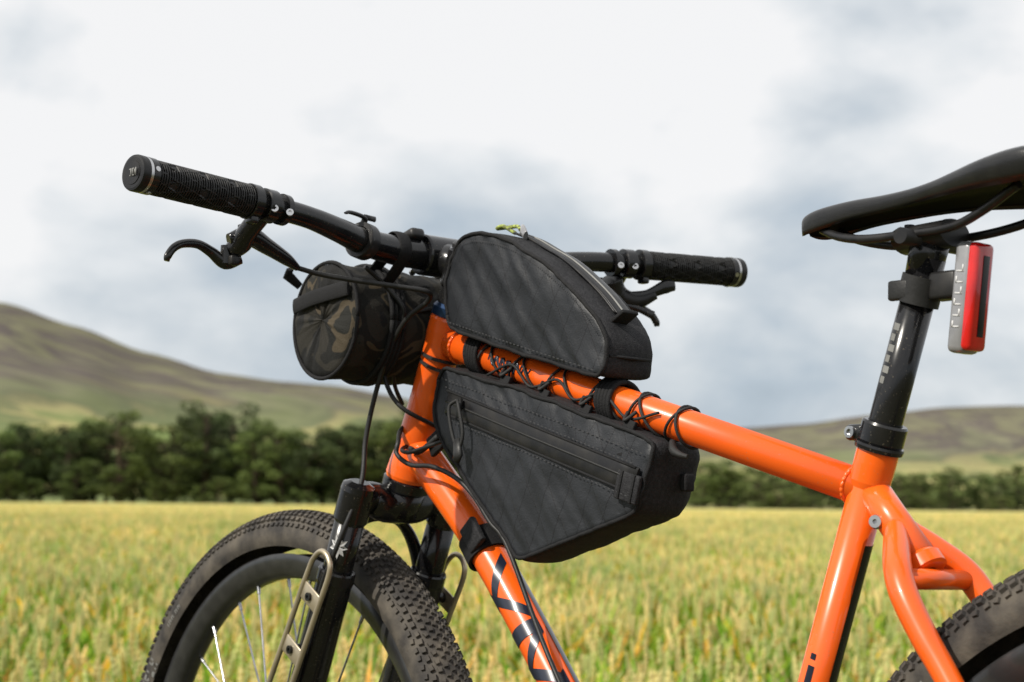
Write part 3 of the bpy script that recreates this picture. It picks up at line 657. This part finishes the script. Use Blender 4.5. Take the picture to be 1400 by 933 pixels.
# ================================================================== landscape
CX,CY=1.5112,-1.1080
ph=rad(51.0927)
fh=Vector((-math.sin(ph),math.cos(ph))); rh=Vector((math.cos(ph),math.sin(ph)))
def wp(d,s,z): return (CX+fh.x*d+rh.x*s, CY+fh.y*d+rh.y*s, z)
FZ=-.45
def smooth(a,b,x):
    t=min(max((x-a)/(b-a),0),1); return t*t*(3-2*t)
gm=mat('ground_soil',(.07,.075,.03),.95,0,0,(.11,.10,.05),nscale=3,bump=1,bscale=30,spec=.1)
ds=[-60,-30,-10,-3,0,1,2,2.6,3.0,3.4,3.8,4.2,5,8,15,40,100,200,400,1000,3000,7000]
V=[];F=[];ws=[-1,-.6,-.3,-.15,-.05,0,.05,.15,.3,.6,1]
for d in ds:
    for w in ws:
        V.append(wp(d,w*(60+abs(d)*1.2),FZ*smooth(2.6,4.2,d)))
for i in range(len(ds)-1):
    for k in range(len(ws)-1): F.append((i*11+k,i*11+k+1,(i+1)*11+k+1,(i+1)*11+k))
mk('ground',V,F,gm)

def attr_mat(name,transl=.35,rough=.6,nsc=.25,var=.3):
    m,nt,b=nodes_of(name); L=nt.links.new
    at=N(nt,'ShaderNodeAttribute'); at.attribute_name='Col'
    ge=N(nt,'ShaderNodeNewGeometry'); n=N(nt,'ShaderNodeTexNoise'); n.inputs['Scale'].default_value=nsc; n.inputs['Detail'].default_value=4
    L(ge.outputs['Position'],n.inputs['Vector'])
    r=ramp(nt,[(.3,(1-var,1-var*.6,1-var)),(.7,(1+var,1+var*.6,1+var*.3))]); L(n.outputs[0],r.inputs[0])
    mx=N(nt,'ShaderNodeMix',data_type='RGBA',blend_type='MULTIPLY'); mx.inputs[0].default_value=1
    L(at.outputs['Color'],mx.inputs[6]); L(r.outputs[0],mx.inputs[7])
    L(mx.outputs[2],b.inputs['Base Color']); b.inputs['Roughness'].default_value=rough; b.inputs['Specular IOR Level'].default_value=.2
    tr=N(nt,'ShaderNodeBsdfTranslucent'); L(mx.outputs[2],tr.inputs['Color'])
    ms=N(nt,'ShaderNodeMixShader'); ms.inputs[0].default_value=transl
    out=nt.nodes['Material Output']; L(b.outputs[0],ms.inputs[1]); L(tr.outputs[0],ms.inputs[2]); L(ms.outputs[0],out.inputs['Surface'])
    return m
wm=attr_mat('wheat_plants',.4,.6,.6,.28)
class Acc:
    def __init__(s): s.V=[];s.F=[];s.C=[];s.n=0
    def add(s,v,f,c):
        s.V.append(v); s.F+= [tuple(i+s.n for i in q) for q in f]; s.C.append(np.tile(np.array([*c,1.0]),(len(v),1))); s.n+=len(v)
    def mesh(s,name,m):
        V=np.concatenate(s.V); C_=np.concatenate(s.C).astype(np.float32)
        me=bpy.data.meshes.new(name); me.from_pydata(V.tolist(),[],s.F); me.materials.append(m)
        a=me.color_attributes.new('Col','FLOAT_COLOR','POINT'); a.data.foreach_set('color',C_.ravel()); me.update(); return me
def ear_t(rings,sides,Lr):
    V=[];F=[]
    for i,r in enumerate(rings):
        z=Lr*i/(len(rings)-1)
        for k in range(sides):
            a=2*math.pi*(k+.5*(i%2))/sides; V.append((r*math.cos(a),r*.75*math.sin(a),z))
    for i in range(len(rings)-1):
        for k in range(sides): F.append((i*sides+k,i*sides+(k+1)%sides,(i+1)*sides+(k+1)%sides,(i+1)*sides+k))
    return np.array(V),F
earN=ear_t([.002,.0090,.0065,.0105,.007,.0108,.007,.0095,.005,.0015],5,.100)
earM=ear_t([.004,.012,.010,.002],4,.12)
def rotm(tilt,az):
    ca,sa_=math.cos(az),math.sin(az); ct,st_=math.cos(tilt),math.sin(tilt)
    Rz=np.array([[ca,-sa_,0],[sa_,ca,0],[0,0,1]]); Ry=np.array([[ct,0,st_],[0,1,0],[-st_,0,ct]]); return Rz@Ry
def wheat_patch(name,size,n,lod):
    A=Acc()
    for i in range(n):
        x,y=rng.uniform(-size/2,size/2,2); h=rng.normal(.50,.060); az=rng.uniform(0,6.283); tl_=abs(rng.normal(0,.16))
        g=rng.uniform()
        tipxy=np.array([math.cos(az),math.sin(az)])*h*math.sin(tl_)*.5
        topp=np.array([x+tipxy[0],y+tipxy[1],h])
        r_=.0018 if lod==0 else .003
        sc=(.40,.45,.10) if g<.6 else (.58,.48,.15)
        b0=np.array([x,y,.12])
        st=[b0+np.array([r_,0,0]),b0+np.array([-r_*.5,r_*.87,0]),b0+np.array([-r_*.5,-r_*.87,0]),topp+np.array([r_,0,0]),topp+np.array([-r_*.5,r_*.87,0]),topp+np.array([-r_*.5,-r_*.87,0])]
        A.add(np.array(st),[(0,1,4,3),(1,2,5,4),(2,0,3,5)],sc)
        ev,ef=earN if lod==0 else earM
        s=rng.uniform(.75,1.15)
        Rm=rotm(tl_*rng.uniform(.8,2.2),az)
        k=rng.uniform(.78,1.15)
        c=np.array((.76,.66,.32)) if g>.38 else np.array((.56,.60,.25))
        A.add((ev*s)@Rm.T+topp,ef,tuple(c*k))
        nl_=3 if lod==0 else 2
        for j in range(nl_):
            az2=rng.uniform(0,6.283); z0=rng.uniform(.26,.49); ln=rng.uniform(.14,.28); w=rng.uniform(.007,.014)*(1 if lod==0 else 1.4)
            up_=rng.uniform(.75,1.45); q=rng.uniform()
            col=(.16,.34,.02) if q<.46 else ((.34,.48,.045) if q<.75 else ((.86,.50,.05) if q<.90 else (.62,.34,.08)))
            kk=rng.uniform(.65,1.2); col=tuple(min(.9,t*kk) for t in col)
            nsg=5 if lod==0 else 3
            d2=np.array([math.cos(az2),math.sin(az2),0]); pr_=np.array([-d2[1],d2[0],0]); p=np.array([x,y,z0]); ang=up_; vs=[]
            for t in range(nsg+1):
                ww=w*(1-(t/nsg)**1.6)+.0004
                vs+= [p-pr_*ww,p+pr_*ww]
                p=p+(d2*math.cos(ang)+np.array([0,0,math.sin(ang)]))*ln/nsg; ang-=rng.uniform(.02,.36)*5/nsg
            A.add(np.array(vs),[(2*t,2*t+1,2*t+3,2*t+2) for t in range(nsg)],col)
    return A.mesh(name,wm)
wheat=empty('wheat_field')
def place(meshes,size,d0,d1,zoff,marg,sc=1.0,hv=.05):
    d=d0+size/2; row=0
    while d<d1:
        half=.37*d+marg; n=int(math.ceil(half/size))
        for i in range(-n,n+1):
            s_=i*size+(row%2)*size*.5
            x,y,z=wp(d,s_,FZ+zoff+hv*noise.noise(Vector((d*.22,s_*.3,0)))+random.uniform(-.015,.015))
            o=bpy.data.objects.new('wheat_patch',random.choice(meshes)); COL.objects.link(o); o.parent=wheat
            o.location=(x,y,z); o.rotation_euler=(0,0,ph+random.choice((0,1,2,3))*math.pi/2); o.scale=(1.05,1.05,sc*random.uniform(.97,1.06))
        d+=size; row+=1
near=[wheat_patch('wheat_near_%d'%i,1.4,330,0) for i in range(5)]
mid=[wheat_patch('wheat_mid_%d'%i,3.0,1100,1) for i in range(3)]
place(near,1.4,4.0,20.8,.0,2,hv=.12)
place(mid,3.0,20.8,62,.0,3,hv=.12)
def far_patch(name,size,n):
    A=Acc()
    for i in range(n):
        x,y=rng.uniform(-size/2,size/2,2); h=rng.normal(.53,.04); az=rng.uniform(0,6.28); w=rng.uniform(.01,.03); dx=math.cos(az)*w; dy=math.sin(az)*w
        q=rng.uniform(); c=(.76,.65,.33) if q<.62 else ((.42,.48,.13) if q<.85 else (.74,.54,.17)); k=rng.uniform(.8,1.12)
        A.add(np.array([[x-dx,y-dy,h-.2],[x+dx,y+dy,h-.2],[x+dx*.4,y+dy*.4,h+.05],[x-dx*.4,y-dy*.4,h+.05]]),[(0,1,2,3)],tuple(t*k for t in c))
    return A.mesh(name,wm)
far=[far_patch('wheat_far_%d'%i,10,5200) for i in range(3)]
place(far,10,62,150,.0,8)
cm,nt,b=nodes_of('wheat_canopy'); L=nt.links.new
ge=N(nt,'ShaderNodeNewGeometry'); n1=N(nt,'ShaderNodeTexNoise'); n1.inputs['Scale'].default_value=9; n1.inputs['Detail'].default_value=8; n1.inputs['Roughness'].default_value=.7
n2=N(nt,'ShaderNodeTexNoise'); n2.inputs['Scale'].default_value=.12; n2.inputs['Detail'].default_value=4
L(ge.outputs['Position'],n1.inputs[0]); L(ge.outputs['Position'],n2.inputs[0])
r1=ramp(nt,[(.35,(.20,.25,.06)),(.5,(.50,.45,.18)),(.65,(.70,.60,.30))]); L(n1.outputs[0],r1.inputs[0])
r2=ramp(nt,[(.35,(.75,.88,.7)),(.65,(1.1,1.02,.95))]); L(n2.outputs[0],r2.inputs[0])
mx=N(nt,'ShaderNodeMix',data_type='RGBA',blend_type='MULTIPLY'); mx.inputs[0].default_value=1; L(r1.outputs[0],mx.inputs[6]); L(r2.outputs[0],mx.inputs[7])
L(mx.outputs[2],b.inputs['Base Color']); b.inputs['Roughness'].default_value=.9; b.inputs['Specular IOR Level'].default_value=.1
V=[];F=[];dl=list(np.geomspace(16,246,90)); wl=np.linspace(-1,1,90)
for d in dl:
    for w in wl:
        s_=w*(.40*d+10); x,y,_=wp(d,s_,0)
        z=FZ+.38+.07*smooth(60,160,d)+.04*noise.noise(Vector((x*.9,y*.9,0)))+ .06*noise.noise(Vector((x*.05,y*.05,5)))*smooth(40,120,d)
        V.append((x,y,z))
for i in range(len(dl)-1):
    for k in range(89): F.append((i*90+k,i*90+k+1,(i+1)*90+k+1,(i+1)*90+k))
mk('wheat_canopy',V,F,cm,wheat)

# ------------------------------------------------------------------ trees
tm=attr_mat('tree_foliage',.25,.7,.05,.25)
def tree_mesh(name,H,kind):
    A=Acc()
    def cone(a,b,r0,r1,c):
        a=np.array(a,float);b=np.array(b,float);d=b-a;d/=np.linalg.norm(d);u=np.cross(d,[.3,.9,.1]);u/=np.linalg.norm(u);w=np.cross(d,u);vs=[]
        for p,r in ((a,r0),(b,r1)):
            for k in range(6): vs.append(p+(u*math.cos(k*1.047)+w*math.sin(k*1.047))*r)
        A.add(np.array(vs),[(k,(k+1)%6,6+(k+1)%6,6+k) for k in range(6)],c)
    bc=(.085,.06,.045)
    th=.30*H if kind=='pine' else .14*H
    lean=rng.normal(0,.04*H,2)
    cone((0,0,-.5),(lean[0],lean[1],H*.62),.026*H,.014*H,bc); cone((lean[0],lean[1],H*.62),(lean[0]*1.3,lean[1]*1.3,H*.93),.014*H,.004*H,bc)
    nb=28 if kind=='pine' else 34
    tint=rng.uniform(.8,1.25)
    for i in range(nb):
        z=rng.uniform(th/H,.94)
        if kind=='pine': rr=H*.33*(1-abs((z-.66)/.42)**2*.75)
        else: rr=H*.37*math.sqrt(max(.05,1-((z-.54)/.46)**2))
        az=rng.uniform(0,6.283); q=rng.uniform(.2,1)**.6*rr
        c=np.array([lean[0]+math.cos(az)*q,lean[1]+math.sin(az)*q,z*H+rng.normal(0,.03*H)])
        cone((lean[0]*z,lean[1]*z,(z-.10)*H),tuple(c),.010*H,.003*H,bc)
        bs=H*rng.uniform(.055,.11); shade=rng.uniform(.55,1.45)*tint; nlv=100
        for j in range(nlv):
            v=rng.normal(0,1,3); v/=np.linalg.norm(v); v*=rng.uniform(.35,1)**.5; v[2]*=.60
            p=c+v*bs*1.25
            u=rng.normal(0,1,3); u/=np.linalg.norm(u); w=np.cross(u,rng.normal(0,1,3)); w/=np.linalg.norm(w)
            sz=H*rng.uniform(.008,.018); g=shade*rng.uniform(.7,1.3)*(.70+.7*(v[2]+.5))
            base=(.064,.084,.034) if kind=='pine' else (.098,.128,.040)
            A.add(np.array([p-u*sz-w*sz*.6,p+u*sz-w*sz*.5,p+u*sz*.7+w*sz,p-u*sz*.8+w*sz*.7]),[(0,1,2,3)],tuple(max(.008,t*g) for t in base))
    return A.mesh(name,tm)
pines=[tree_mesh('pine_%d'%i,12,'pine') for i in range(6)]
broad=[tree_mesh('broadleaf_%d'%i,10,'broad') for i in range(6)]
TL=empty('tree_line')
def put(meshes,d,s_,h,z=FZ,wd=1.0):
    me=random.choice(meshes); o=bpy.data.objects.new('tree',me); COL.objects.link(o); o.parent=TL
    o.location=wp(d,s_,z); H0=12 if me.name.startswith('pine') else 10
    k=h/H0; o.scale=(k*wd,k*wd,k); o.rotation_euler=(0,0,random.uniform(0,6.28))
s_=-135
while s_<4:
    base=12.8+3.2*noise.noise(Vector((s_*.085,0,0)))
    if random.random()<.88: put(pines if random.random()<.6 else broad,250+random.uniform(-2,2),s_,base*random.uniform(.78,1.10),wd=random.uniform(.9,1.3))
    put(pines if random.random()<.6 else broad,259+random.uniform(-2,2),s_+random.uniform(-2,2),base*random.uniform(.78,1.08),wd=random.uniform(.9,1.3))
    put(broad,268+random.uniform(-2,2),s_+random.uniform(-2,2),base*random.uniform(.7,.92),wd=1.25)
    s_+=3.7
s_=-135
while s_<6:
    if random.random()<.75: put(broad,247.5+random.uniform(-1,1),s_,random.uniform(1.8,5.5),wd=1.4)
    s_+=2.9
for a,h in ((26.6,7.0),(28.6,7.6),(30.6,6.4)): put(broad,250,a,h,wd=1.0)
s_=14
while s_<150:
    put(broad,300+random.uniform(-6,6),s_,6.2+2.6*noise.noise(Vector((s_*.11,9,0)))+random.uniform(-.8,.8),wd=1.35)
    put(broad,330+random.uniform(-6,6),s_*1.08,7.4*random.uniform(.75,1.2),wd=1.35)
    s_+=3.4
s_=30
while s_<110:
    if noise.noise(Vector((s_*.15,4,0)))>-.15: put(broad,248+random.uniform(-1,1),s_,random.uniform(1.4,3.0),wd=2.0)
    s_+=2.2

# ------------------------------------------------------------------ hills
def lerp_tab(t,tab):
    if t<=tab[0][0]: return tab[0][1]
    for (a,b),(c,d) in zip(tab[:-1],tab[1:]):
        if t<=c: 
            k=(t-a)/(c-a); k=k*k*(3-2*k)*.5+k*.5; return b+(d-b)*k
    return tab[-1][1]
R1=[(-.9,120),(-.60,190),(-.40,186),(-.283,154),(-.243,136),(-.203,116),(-.162,101),(-.13,96),(-.10,92),(-.065,82),(-.03,66),(.03,40),(.09,26),(.2,22),(.9,22)]
R2=[(-.9,120),(-.1,120),(.0,100),(.08,84),(.125,104),(.162,111),(.20,124),(.243,135),(.283,139),(.35,146),(.5,130),(.9,150)]
def hz(d,t,x,y):
    a=lerp_tab(t,R1); b_=lerp_tab(t,R2)
    n_=noise.fractal(Vector((x*.0018,y*.0018,0)),1.0,2.0,5)
    gl=1-abs(noise.noise(Vector((x*.004+y*.001,y*.0012,3))))*2
    h1=a*(smooth(380,1500,d)**1.2)*(1-.55*smooth(1500,2300,d))
    h2=b_*smooth(1500,2500,d)*(1-.3*smooth(2500,4500,d))
    amp=smooth(380,900,d); nr=.35 if abs(d-1500)<350 or abs(d-2500)<300 else 1
    return FZ-.3+max(h1,h2)+amp*(6+8*smooth(600,1300,d))*n_*nr-amp*5*gl*nr
V=[];F=[];dl=list(np.linspace(330,2700,120))+[3000,3600,4500]; tl_=np.linspace(-.9,.9,260)
for d in dl:
    for t in tl_:
        x,y,_=wp(d,t*d,0); V.append((x,y,hz(d,t,x,y)))
nt2=len(tl_)
for i in range(len(dl)-1):
    for k in range(nt2-1): F.append((i*nt2+k,i*nt2+k+1,(i+1)*nt2+k+1,(i+1)*nt2+k))
hm,nt,b=nodes_of('hill_heath'); L=nt.links.new  # heath and field colours lifted paler, distance haze is put into the base colour
ge=N(nt,'ShaderNodeNewGeometry')
n1=N(nt,'ShaderNodeTexNoise'); n1.inputs['Scale'].default_value=.0045; n1.inputs['Detail'].default_value=8; n1.inputs['Roughness'].default_value=.62; n1.inputs['Distortion'].default_value=.8
n2=N(nt,'ShaderNodeTexNoise'); n2.inputs['Scale'].default_value=.03; n2.inputs['Detail'].default_value=6
sp=N(nt,'ShaderNodeSeparateXYZ'); L(ge.outputs['Position'],sp.inputs[0])
L(ge.outputs['Position'],n1.inputs[0]); L(ge.outputs['Position'],n2.inputs[0])
hi=ramp(nt,[(.30,(.135,.125,.098)),(.43,(.092,.078,.076)),(.49,(.16,.155,.10)),(.55,(.098,.084,.080)),(.62,(.16,.155,.105)),(.74,(.12,.145,.075))]); L(n1.outputs[0],hi.inputs[0])
lo_=ramp(nt,[(.30,(.12,.17,.065)),(.45,(.17,.22,.075)),(.52,(.36,.33,.14)),(.58,(.12,.155,.065)),(.72,(.19,.21,.09))]); L(n1.outputs[0],lo_.inputs[0])
mr=N(nt,'ShaderNodeMapRange'); mr.inputs[1].default_value=25; mr.inputs[2].default_value=70; L(sp.outputs['Z'],mr.inputs[0])
ma=N(nt,'ShaderNodeMath',operation='MULTIPLY_ADD'); L(n2.outputs[0],ma.inputs[0]); ma.inputs[1].default_value=.6; L(mr.outputs[0],ma.inputs[2])
sb=N(nt,'ShaderNodeMath',operation='SUBTRACT',use_clamp=True); L(ma.outputs[0],sb.inputs[0]); sb.inputs[1].default_value=.30
mx=N(nt,'ShaderNodeMix',data_type='RGBA'); L(sb.outputs[0],mx.inputs[0]); L(lo_.outputs[0],mx.inputs[6]); L(hi.outputs[0],mx.inputs[7])
r2=ramp(nt,[(.3,(.82,.82,.87)),(.7,(1.15,1.15,1.12))]); L(n2.outputs[0],r2.inputs[0])
m2=N(nt,'ShaderNodeMix',data_type='RGBA',blend_type='MULTIPLY'); m2.inputs[0].default_value=1; L(mx.outputs[2],m2.inputs[6]); L(r2.outputs[0],m2.inputs[7])
L(m2.outputs[2],b.inputs['Base Color']); b.inputs['Roughness'].default_value=1; b.inputs['Specular IOR Level'].default_value=0
mk('hills',V,F,hm)

# ------------------------------------------------------------------ sky & sun
SE=rad(42)
sun=bpy.data.lights.new('sun','SUN'); sun.energy=4.8; sun.angle=rad(.6); sun.color=(1,.94,.84)
so=bpy.data.objects.new('sun',sun); COL.objects.link(so)
sd=Vector((-.08*math.cos(SE),-.997*math.cos(SE),math.sin(SE)))
so.rotation_euler=sd.to_track_quat('Z','Y').to_euler()
w=bpy.data.worlds.new('World'); scene.world=w; w.use_nodes=True; nt=w.node_tree; L=nt.links.new
bg=nt.nodes['Background']
sky=N(nt,'ShaderNodeTexSky'); sky.sky_type='NISHITA'; sky.sun_disc=False; sky.sun_elevation=SE; sky.sun_rotation=rad(180)
tc=N(nt,'ShaderNodeTexCoord'); sp=N(nt,'ShaderNodeSeparateXYZ'); L(tc.outputs['Generated'],sp.inputs[0])
mp=N(nt,'ShaderNodeMapping'); mp.inputs['Scale'].default_value=(1,1,1.9); mp.inputs['Rotation'].default_value=(.25,.1,.3); L(tc.outputs['Generated'],mp.inputs[0])
c1=N(nt,'ShaderNodeTexNoise'); c1.inputs['Scale'].default_value=5.5; c1.inputs['Detail'].default_value=6; c1.inputs['Roughness'].default_value=.48; c1.inputs['Distortion'].default_value=.3; L(mp.outputs[0],c1.inputs[0])
c2=N(nt,'ShaderNodeTexNoise'); c2.inputs['Scale'].default_value=17; c2.inputs['Detail'].default_value=6; c2.inputs['Roughness'].default_value=.52; L(mp.outputs[0],c2.inputs[0])
e=N(nt,'ShaderNodeMapRange'); e.inputs[1].default_value=.04; e.inputs[2].default_value=.20; e.inputs[3].default_value=0; e.inputs[4].default_value=1; L(sp.outputs['Z'],e.inputs[0])
a1=N(nt,'ShaderNodeMath',operation='MULTIPLY_ADD'); L(c1.outputs[0],a1.inputs[0]); a1.inputs[1].default_value=2.0; a1.inputs[2].default_value=-1.02
a2=N(nt,'ShaderNodeMath',operation='MULTIPLY_ADD'); L(c2.outputs[0],a2.inputs[0]); a2.inputs[1].default_value=.60; L(a1.outputs[0],a2.inputs[2])
a3=N(nt,'ShaderNodeMath',operation='MULTIPLY_ADD'); L(e.outputs[0],a3.inputs[0]); a3.inputs[1].default_value=.62; L(a2.outputs[0],a3.inputs[2])
cr_=ramp(nt,[(0,(.40,.475,.55)),(.22,(.49,.565,.64)),(.45,(.65,.70,.745)),(.64,(.80,.83,.855)),(.86,(.94,.94,.945))]); L(a3.outputs[0],cr_.inputs[0])
sc=N(nt,'ShaderNodeVectorMath',operation='SCALE'); sc.inputs['Scale'].default_value=10; L(cr_.outputs[0],sc.inputs[0])
mx=N(nt,'ShaderNodeMix',data_type='RGBA'); mx.inputs[0].default_value=.95; L(sky.outputs[0],mx.inputs[6]); L(sc.outputs[0],mx.inputs[7])
L(mx.outputs[2],bg.inputs[0]); bg.inputs[1].default_value=.1
# ------------------------------------------------------------------ camera
cd=bpy.data.cameras.new('camera'); cam=bpy.data.objects.new('camera',cd); COL.objects.link(cam); scene.camera=cam
cd.sensor_width=36; cd.lens=63.49; cd.clip_start=.05; cd.clip_end=12000
pi_,ro=rad(5.0684),rad(.5435)
D=Vector((-math.sin(ph)*math.cos(pi_),math.cos(ph)*math.cos(pi_),math.sin(pi_))); R=Vector((math.cos(ph),math.sin(ph),0)); U=R.cross(D)
R2=R*math.cos(ro)+U*math.sin(ro); U2=U*math.cos(ro)-R*math.sin(ro)
cam.matrix_world=Matrix(((R2.x,U2.x,-D.x,CX),(R2.y,U2.y,-D.y,CY),(R2.z,U2.z,-D.z,.7463),(0,0,0,1)))
cd.dof.use_dof=True; cd.dof.focus_distance=1.62; cd.dof.aperture_fstop=10
scene.view_settings.view_transform='Standard'; scene.view_settings.look='None'; scene.view_settings.exposure=0
